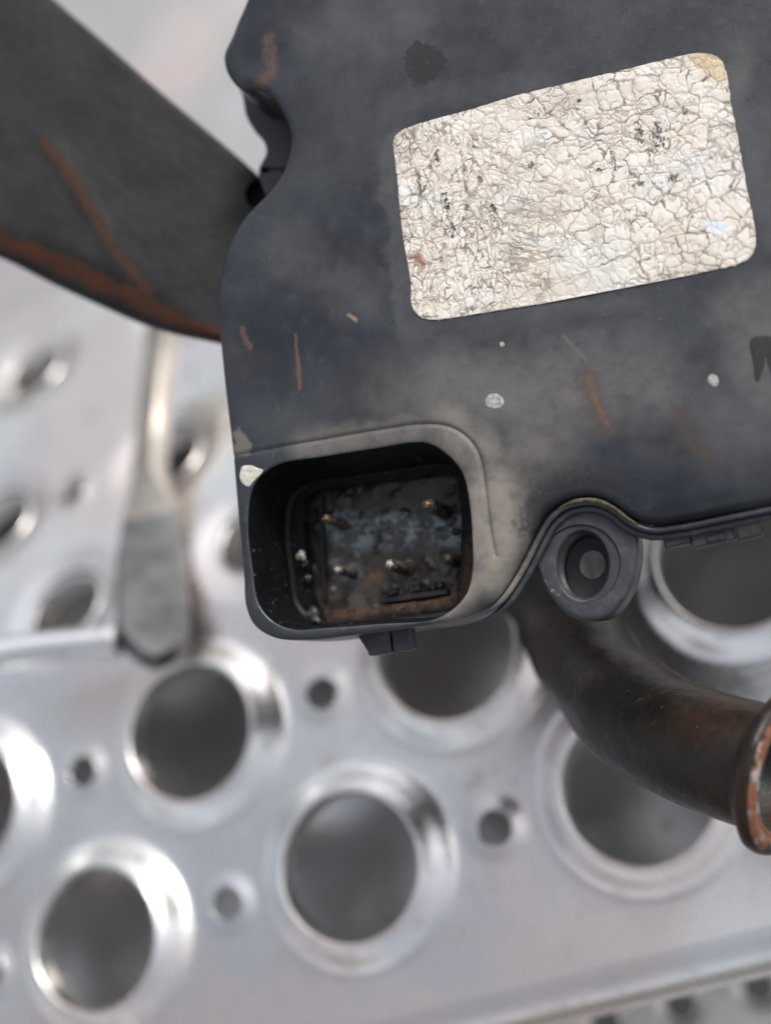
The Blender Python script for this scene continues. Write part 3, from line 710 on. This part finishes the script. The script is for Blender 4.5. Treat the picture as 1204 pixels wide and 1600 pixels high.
# connector socket lining, ledge and corroded floor
def socket():
    L1 = ccw(smooth_loop(MF.poly([(474, 800), (478, 778), (494, 765), (540, 758), (640, 746), (694, 740), (712, 752), (718, 790), (719, 860), (716, 905), (708, 927), (680, 936), (600, 945), (520, 953), (494, 952), (484, 930), (478, 880)], -16), .5))
    n = len(MOUTH)
    # same point count on every loop, matched by angle round the middle
    def rs(L, m=180):
        c = L.mean(0); a = np.arctan2(*(L - c).T[::-1]); o = np.argsort(a); a = a[o]; Q = L[o]
        t = np.linspace(-np.pi, np.pi, m, endpoint=False); aa = np.r_[a - 2*np.pi, a, a + 2*np.pi]; QQ = np.vstack([Q, Q, Q])
        return np.column_stack([np.interp(t, aa, QQ[:, 0]), np.interp(t, aa, QQ[:, 1])])
    mo = MOUTH; nm = normals2(mo); zz = face_z(mo)
    wall = [z3(mo, zz), z3(mo + nm * .12, zz - .35), z3(mo + nm * .2, -1.2), z3(mo + nm * .7, -7), z3(mo + nm * .95, -10.5), z3(mo + nm * 1.15, -10.7), z3(mo + nm * 1.5, -15.6), z3(mo + nm * 2.2, -16.0)]
    mb = MB().loft([w[::-1] for w in wall])
    a = rs(mo + nm * 2.1); b = rs(L1)
    jag = .25 * fbm(b[:, 0] / .9, b[:, 1] / .9, 4)[:, None]
    mb.loft([z3(a, -16.0)[::-1], z3(a * .5 + b * .5, -16.0 + .15 * fbm(a[:, 0], a[:, 1], 2))[::-1], np.column_stack([b + jag, np.full(len(b), -16.05)])[::-1], z3(b + jag, -17)[::-1], z3(b, -20.8)[::-1]])
    s = mb.build('connector_socket', SOCKET, module, 45, MO)
    # floor
    lo, hi = b.min(0) - 1, b.max(0) + 1; nx, ny = 90, 66
    X, Y = np.meshgrid(np.linspace(lo[0], hi[0], nx), np.linspace(lo[1], hi[1], ny))
    Z = -20.2 + .5 * fbm(X / 4.5, Y / 4.5, 6, 2) + .5 * smoothstep(.1, .6, fbm(X / 2.1, Y / 2.1, 15, 3))
    MB().add(np.column_stack([X.ravel(), Y.ravel(), Z.ravel()]), [(j*nx+i, j*nx+i+1, (j+1)*nx+i+1, (j+1)*nx+i) for j in range(ny-1) for i in range(nx-1)]).build('socket_floor', DEPOSIT, s, 60)
    # ribbed strip at the lower edge of the floor
    rb = MB()
    for i in range(9):
        px = 596 + i * 11.5 + (3.0 * math.sin(i * 2.3)); c = M(px, 926 - (px - 598) * .14, -18); bevel_box(rb, (c[0], c[1], -18.6), np.eye(3), (.75 + .3 * ((i * 7) % 3), .9 + .45 * ((i * 5) % 3), 1.4), .2)
    bevel_box(rb, (*M(648, 932, -18.5), -19), [(.99, .12, 0), (-.12, .99, 0), (0, 0, 1)], (13.5, 1.2, 3.0), .2)
    rb.build('ribbed_strip', BLACK, s, 30)
    # divider on the left side of the floor
    dv = MB(); A = M(499, 772, -18); Bq = M(506, 940, -18); d = (Bq - A); l = np.linalg.norm(d); d /= l
    bevel_box(dv, (*(A + Bq) / 2, -19.4), [(d[0], d[1], 0), (-d[1], d[0], 0), (0, 0, 1)], (l, .6, 2.6), .15); dv.build('divider', BLACK, s, 30)
    # terminals
    for k, (tip, w, r, kind) in enumerate([((508, 810), -8.0, .80, 'brass'), ((667, 788), -7.0, 1.05, 'thick'), ((607, 882), -8.0, .9, 'frayed'), ((525, 890), -9.0, .75, 'salt'), ((698, 872), -13, 1.0, 'thick2')]):
        t = M(*tip, w); pts = np.array([(t[0], t[1], -20.8), (t[0] + .1, t[1], -17), (t[0], t[1] + .1, w - 2.4), (t[0], t[1], w - .6)])
        P = smooth_loop(pts, .35, closed=False); rr = r * (1.25 - .35 * np.linspace(0, 1, len(P))) + .13 * rng.standard_normal(len(P))
        mb = MB().tube(P, np.maximum(rr, .25), 12); v = np.array(mb.v); v[:, :2] += .10 * rng.standard_normal((len(v), 2)); mb.v = [tuple(q) for q in v]
        pin = mb.build('terminal_pin', PINDARK, s, 50)
        tp = MB().tube(np.array([(t[0], t[1], w - 1.6), (t[0], t[1], w - .5), (t[0], t[1], w), (t[0], t[1], w + .15)]), [r * .95, r * .8, r * .62, r * .25], 12)
        if kind in ('frayed', 'salt'):
            for i in range(34 if kind == 'frayed' else 20):
                an = rng.uniform(0, 2*np.pi); rd = rng.uniform(.2, .9) * r * 1.6; h0 = w - rng.uniform(-.3, 2.2)
                p0 = np.array([t[0] + .4 * rd * math.cos(an), t[1] + .4 * rd * math.sin(an), h0 - .6]); p1 = p0 + np.array([.35 * rd * math.cos(an), .35 * rd * math.sin(an), rng.uniform(.1, .8)])
                tp.tube(np.array([p0, (p0 + p1) / 2, p1]), [.34, .28, .12], 5)
        tp.build('terminal_tip', SALT if kind in ('frayed', 'salt') else (PINDARK if kind == 'thick2' else BRASS), s, 50)
    # broken flakes on the ledge
    for (px, py, w, r, m) in [(470, 868, -13.5, 1.0, SALT), (476, 880, -14.5, 1.1, BLACK), (486, 962, -14, 1.5, GREYPL), (494, 970, -12, 1.0, GREYPL), (712, 832, -17, .8, BLACK), (480, 905, -15, .9, BLACK)]:
        lump(M(px, py, w), w, r, m, 'plastic_flake', s, off=(0, 0, 0))
def lump(c, w, r, mat, name, parent, sq=.6, off=MO, seed=None):
    nu, nv = 12, 7; v = []; sd = int(abs(c[0] * 77 + c[1] * 31)) if seed is None else seed
    for j in range(nv):
        ph = np.pi * (j + .0001) / (nv - 1.0 + .0002)
        for i in range(nu):
            th = 2*np.pi*i/nu; rr = r * (1 + .45 * vnoise(np.array([math.cos(th) * 1.7 + sd]), np.array([math.sin(th) * 1.7 + ph * 1.3]), sd)[0])
            v.append((c[0] + rr*math.sin(ph)*math.cos(th), c[1] + rr*math.sin(ph)*math.sin(th), w + sq*rr*math.cos(ph)))
    f = [(j*nu+i, (j+1)*nu+i, (j+1)*nu+(i+1) % nu, j*nu+(i+1) % nu) for j in range(nv-1) for i in range(nu)]
    return MB().add(v, f).build(name, mat, parent, 70, off)
socket()

# mounting lug
def lug():
    W0 = -5.5
    O = ccw(smooth_loop(MF.poly([(858, 792), (838, 840), (833, 872), (846, 907), (868, 943), (893, 964), (921, 970), (949, 964), (971, 942), (989, 906), (996, 871), (996, 835), (985, 800), (950, 772), (900, 766)], W0), .5))
    c = M(906, 881, W0); a = np.linspace(0, 2*np.pi, 64, endpoint=False)
    ring = np.column_stack([c[0] + 6.9*np.cos(a), c[1] + 6.9*np.sin(a)])
    c2 = M(909, 882, W0); slot = np.column_stack([c2[0] + 4.6*np.cos(a), c2[1] + 6.1*np.sin(a)])
    P = [thin(grid_pts(O.min(0), O.max(0), .9), [O, slot, ring], .4)]
    n = normals2(O)
    for d in (.1, .25, .45, .7, 1.0): P.append(O + n * d)
    for d in (-.5, -.3, -.12, 0, .12, .3, .5): P.append(ring + (ring - c) / 6.9 * d)
    for d in (.1, .25, .45): P.append(slot + (slot - c2) / 5 * d)
    P = np.vstack(P); P = P[inside(O, P) & ~inside(slot, P)]; P = P[(dist(O, P) > .05) & (dist(slot, P) > .05)]
    co, F = cdt([O, slot], P, lambda q: inside(O, q) & ~inside(slot, q))
    rr = np.hypot(*(co - c).T)
    def zf(p): q = np.hypot(*(p - c).T); return W0 - fillet(dist(O, p), .9) - .55 * smoothstep(7.05, 6.75, q) - .5 * fillet(dist(slot, p), .5) + .12 * fbm(p[:, 0] / 3, p[:, 1] / 3, 5)
    mb = MB().add(np.column_stack([co, zf(co)]), F); zo = zf(O)
    mb.loft([z3(O, zo), z3(O + n * .3, -16.5), z3(O + n * .9, -17)])
    zs = zf(slot); s2 = c2 + (slot - c2) * .93
    mb.loft([z3(slot, zs)[::-1], z3(c2 + (slot - c2) * .96, zs - .5)[::-1], z3(s2, -15.5)[::-1]])
    hc = M(925, 882, -15.8); hole = np.column_stack([hc[0] + 2.35*np.cos(a), hc[1] + 2.6*np.sin(a)])
    mb.loft([z3(s2, -15.5)[::-1], z3(hole, -15.8)[::-1], z3(hole, -17)[::-1]])
    mb.build('mounting_lug', GREYPL, module, 45, MO)
lug()

# latch under the boss, clips along the lower right edge
e1 = np.array([.99, .12, 0]); e2 = np.array([-.12, .99, 0]); AX = [e1, e2, (0, 0, 1)]
lt = MB(); bevel_box(lt, (*M(593, 1003, -6), -7), AX, (4.4, 4.6, 4), .3); bevel_box(lt, (*M(628, 998, -6), -7.3), AX, (3.8, 4.4, 3.6), .3)
A = M(558, 990, -6); Bq = M(578, 990, -6); Cq = M(579, 1022, -6)
pr = np.array([A, Cq, Bq]); lt.loft([z3(ccw(pr), -9.0), z3(ccw(pr), -5.4)], cap0=True, cap1=True)
lt.build('latch_tab', GREYPL, module, 30, MO)
f1 = np.array([.982, .19, 0]); f2 = np.array([-.19, .982, 0]); AX2 = [f1, f2, (0, 0, 1)]
for (px, py, sx, sy, w, m) in [(1056, 838, 4.4, 3.6, -6.6, BLACK), (1112, 832, 7.4, 4.2, -7.2, GREYPL), (1168, 822, 4.2, 4.4, -6.4, BLACK), (1262, 803, 5, 3.8, -6.8, BLACK)]:
    c = MB(); bevel_box(c, (*M(px, py, w), w), AX2, (sx, sy, 3.2), .25)
    o = c.build('clip', m, module, 30, MO)
    if m is GREYPL:
        d = MB(); q = M(px + 6, py + 8, w + 1.8); bevel_box(d, (*q, w + 1.7), AX2, (3.4, 1.2, .5), .15); d.build('clip_window', BLACK, o, 30)
st = MB(); A = M(1020, 822, -5.2); Bq = M(1500, 738, -5.2); l = np.linalg.norm(Bq - A); d = (Bq - A) / l
bevel_box(st, (*(A + Bq) / 2, -5.8), [(d[0], d[1], 0), (-d[1], d[0], 0), (0, 0, 1)], (l, 1.7, 1.8), .3); st.build('edge_strip', GREYPL, module, 30, MO)

# sticker
def voronoi(x, y, seed, jit=.9):
    xi, yi = np.floor(x).astype(int), np.floor(y).astype(int); f1 = np.full(x.shape, 9.0); f2 = np.full(x.shape, 9.0); idn = np.zeros(x.shape)
    def h(a, b, s):
        n = (a * 374761393 + b * 668265263 + s * 974711) & 0x7fffffff; n = (n ^ (n >> 13)) * 1274126177 & 0x7fffffff
        return ((n ^ (n >> 16)) & 0xffff) / 65535.
    for dx in (-1, 0, 1):
        for dy in (-1, 0, 1):
            a, b = xi + dx, yi + dy
            d = np.hypot(a + .5 + jit * (h(a, b, seed) - .5) - x, b + .5 + jit * (h(a, b, seed + 7) - .5) - y)
            c = d < f1; f2 = np.where(c, f1, np.minimum(f2, d)); idn = np.where(c, h(a, b, seed + 13), idn); f1 = np.where(c, d, f1)
    return f1, f2, idn
def sticker():
    px = [(614, 221), (621, 208), (647, 196), (735, 171), (839, 140), (963, 112), (1088, 83), (1114, 86), (1130, 101), (1142, 164), (1155, 231), (1166, 293), (1180, 365), (1181, 382), (1172, 402), (1155, 413),
          (1110, 424), (1030, 442), (958, 457), (870, 472), (787, 485), (690, 500), (676, 501), (657, 497), (643, 480), (641, 443), (629, 371), (621, 293), (616, 246)]
    O = smooth_loop(MF.poly(px), .3)
    a0 = M(678, 501); a1 = M(1165, 405); ex = (a1 - a0) / np.linalg.norm(a1 - a0); ey = np.array([-ex[1], ex[0]])
    S = np.column_stack([(O - a0) @ ex, (O - a0) @ ey])
    NX, NY = 560, 350
    cor = [(M(*q) - a0) for q in ((610, 203), (1134, 78), (1190, 402), (644, 508))]; TL, TR, BR, BL = [np.array([c @ ex, c @ ey]) for c in cor]
    fu, fv = np.meshgrid(np.linspace(-.01, 1.01, NX), np.linspace(-.02, 1.02, NY))
    G = BL * ((1 - fu) * (1 - fv))[..., None] + BR * (fu * (1 - fv))[..., None] + TL * ((1 - fu) * fv)[..., None] + TR * (fu * fv)[..., None]
    s, t = G[..., 0], G[..., 1]; t0, t1 = S[:, 1].min(), S[:, 1].max()
    rag = .10 + .16 * smoothstep(25, 50, s) * (.5 + .5 * vnoise(s / 3, t / 3, 9))          # torn more to the right
    IN = inside(S, np.column_stack([(s + rag * fbm(s / .9, t / .9, 4, 3)).ravel(), (t + rag * fbm(s / .9, t / .9, 31, 3)).ravel()])).reshape(s.shape)
    wx = s + .85 * fbm(s / 1.9, t / 1.9, 40, 3) + .25 * fbm(s / .5, t / .5, 44, 2); wy = t + .85 * fbm(s / 1.9, t / 1.9, 50, 3) + .25 * fbm(s / .5, t / .5, 54, 2)
    left = smoothstep(26, 10, s + 4 * fbm(s / 9, t / 9, 61)); mid = smoothstep(.0, .35, fbm(s / 8, t / 8, 66))
    def cracks(sx, sy, seed, wd):
        f1, f2, i = voronoi(wx / sx, wy / sy, seed); e = (f2 - f1) * min(sx, sy)
        return e, i
    eL, iL = cracks(1.55, 3.9, 3, 1); eM, iM = cracks(2.0, 2.2, 5, 1); eB, iB = cracks(4.2, 3.6, 8, 1); eH, _ = cracks(9, 5.5, 12, 1)
    mod = .5 + .5 * fbm(s / 2.4, t / 2.4, 70, 3)
    def line(e, w, g): return smoothstep(w, w * .25, e) * g
    cr = np.maximum.reduce([line(eL, .20, left * smoothstep(.25, .6, mod + .15)), line(eM, .17, (1 - .45 * left) * smoothstep(.36, .66, mod)),
                            line(eB, .26, smoothstep(.25, .55, .5 + .5 * fbm(s / 3, t / 3, 75, 2) + .12) * (1 - .5 * left)), line(eH, .34, smoothstep(.45, .62, .5 + .5 * fbm(s / 5, t / 5, 78, 2)))])
    sx_ = 1.5 + .9 * (1 - left)
    rg = np.abs(fbm(wx / (1.15 + .7 * (1 - left)), wy / (2.5 - .6 * (1 - left)), 101, 3)); rg2 = np.abs(fbm(wx / 1.3 + 40, wy / 1.1, 107, 3))
    rl = np.maximum(smoothstep(.085, .02, rg) * smoothstep(.30, .62, mod + .12 * left), smoothstep(.06, .012, rg2) * smoothstep(.50, .74, .5 + .5 * fbm(s / 2.8, t / 2.8, 111, 2)))
    cr = np.maximum(cr * (.6 + .45 * smoothstep(.3, .7, .5 + .5 * fbm(s / 1.4, t / 1.4, 117, 2))), rl * (.8 - .25 * (1 - left)))
    blank = smoothstep(.22, .5, fbm(s / 7 + 3.1, t / 6, 83, 2)); cr = cr * (1 - .6 * blank)
    L_, H_ = s.max(), t.max()
    # print left over: little vertical dashes in a few faded clusters
    def at(px_, py_): q = M(px_, py_) - a0; return q @ ex, q @ ey
    ink = np.zeros_like(s)
    for (x_, y_, rx, ry, k) in [(655, 285, .7, 4.2, .8), (683, 245, .7, 2.4, .8), (697, 320, 1.0, 3.8, .8), (706, 360, 1.6, 2.0, .7), (730, 325, .8, 1.2, .7), (770, 325, 1.0, 1.2, .8), (772, 352, .8, 1.2, .6), (998, 212, 1.2, 3.4, .72),
                               (1030, 215, 2.6, 4.6, .62), (1048, 278, 1.2, .9, 1), (958, 250, .9, 4.0, .6), (1000, 288, .8, .8, .9), (935, 268, .9, .8, .8), (830, 260, 1.2, 1.2, .6), (905, 158, .5, .4, 1.3), (845, 175, 2.6, 1.4, .5), (800, 300, 6, .8, .35), (672, 262, .6, 3, .7), (715, 275, .7, 3, .5), (690, 400, .7, 2.4, .5), (1070, 180, .8, 3.6, .55), (975, 330, 3.5, .7, .5), (1015, 250, .7, 2.6, .6), (880, 300, 2.8, .7, .45), (1110, 250, .6, 3, .5)]:
        cx, cy = at(x_, y_); q = np.exp(-(((s - cx) / rx) ** 2 + ((t - cy) / ry) ** 2)); ink = np.maximum(ink, k * q)
    dash = .5 + .5 * vnoise(s / .30, t / .42, 91) + .25 * vnoise(s / .2, t / .2, 95)
    ink = smoothstep(.50, .66, ink * .62 + dash * .42) * smoothstep(.10, .4, ink) * (1 - .6 * cr)
    gx, gy = at(820, 420); g = np.zeros_like(s)
    for (x_, y_, rx, ry, k) in [(800, 390, 2.5, 2.2, .9), (930, 365, 1.6, 5.5, .55), (860, 450, 11, 2.2, .5), (890, 160, 7, 2.2, .55), (950, 425, 1.5, 3, .5), (1090, 415, 4, 2, .5), (830, 330, 2.5, 1.8, .4), (640, 230, 2.5, 3, .3), (1110, 105, 2.6, 2.6, .4)]:
        cx, cy = at(x_, y_); g = np.maximum(g, k * np.exp(-(((s - cx) / rx) ** 2 + ((t - cy) / ry) ** 2)))
    edge = dist(S[::4], np.column_stack([s.ravel(), t.ravel()])).reshape(s.shape)
    edge = np.where(IN, edge, 0)
    g = np.clip(g + .35 * smoothstep(.8, 0, edge) + .12 + .32 * smoothstep(.05, .5, fbm(s / 5.5, t / 5.5, 121, 3)), 0, 1)
    z = .10 + .16 * (1 - cr) * (.6 + .5 * smoothstep(0, .8, np.minimum(eM, eB))) + .03 * fbm(s / 3, t / 3, 99) + .02 * (iM - .5)
    z = z * smoothstep(-.02, .15, edge) + .03
    uv = a0 + s[..., None] * ex + t[..., None] * ey
    zf = face_z(np.array([M(700, 350)]))[0]
    low = .10 * fbm(uv[..., 0] / 16, uv[..., 1] / 16, 21)
    V = np.column_stack([uv.reshape(-1, 2), (z + low + .02).ravel()])
    idx = np.arange(NX * NY).reshape(NY, NX)
    F = np.stack([idx[:-1, :-1], idx[:-1, 1:], idx[1:, 1:], idx[1:, :-1]], -1).reshape(-1, 4)
    F = F[IN.ravel()[F].all(1)]; used = np.unique(F); new = np.zeros(NX * NY, int); new[used] = np.arange(len(used)); F = new[F]; V = V[used]
    wear = np.stack([cr, np.clip(ink, 0, 1), g], -1).reshape(-1, 3)[used]
    me = bpy.data.meshes.new('sticker'); me.from_pydata((V / 1000).tolist(), [], F.tolist()); me.materials.append(PAPER)
    me.polygons.foreach_set('use_smooth', [True] * len(me.polygons))
    at_ = me.attributes.new('wear', 'FLOAT_VECTOR', 'POINT'); at_.data.foreach_set('vector', wear.ravel().astype(np.float32))
    o = bpy.data.objects.new('sticker', me); sc.collection.objects.link(o); o.parent = module; o.location = MO
    tag(o, 'cream paper sticker, cracked all over, print worn off')
sticker()

# dried paint drops and the half letter at the right edge
def flake(pts, h, mat, name):
    L = ccw(smooth_loop(MF.poly(pts), .18)); n = normals2(L); zb = face_z(L)
    c = L.mean(0); zc = float(face_z(np.array([c]))[0])
    MB().loft([z3(L, zb - .05), z3(L, zb + h * .5), z3(L + n * .12, zb + h * .9), z3(c + (L - c) * .6, zc + h * 1.1), z3(c + (L - c) * .2, zc + h)], cap1=True).build(name, mat, module, 60, MO)
flake([(376, 735), (379, 729), (392, 727), (402, 731), (411, 735), (404, 744), (396, 752), (389, 760), (381, 757), (375, 748)], .14, WHITE, 'paint_drop')
flake([(758, 626), (763, 617), (774, 615), (784, 621), (787, 630), (780, 637), (768, 638), (760, 634)], .10, mat_flat('dried_grey_paint', (.30, .30, .285), .8, .35, 1.6), 'paint_drop')
GP = bpy.data.materials['dried_grey_paint']
flake([(1105, 592), (1110, 585), (1117, 586), (1122, 595), (1119, 603), (1111, 602)], .08, GP, 'paint_drop')
flake([(780, 536), (785, 534), (788, 539), (783, 542)], .07, GP, 'paint_drop')
flake([(1170, 536), (1176, 527), (1196, 525), (1214, 528), (1224, 540), (1222, 558), (1208, 568), (1222, 594), (1212, 598), (1199, 572), (1196, 548), (1192, 546), (1184, 552), (1186, 594), (1180, 596), (1176, 570)], .04, INK, 'painted_letter')
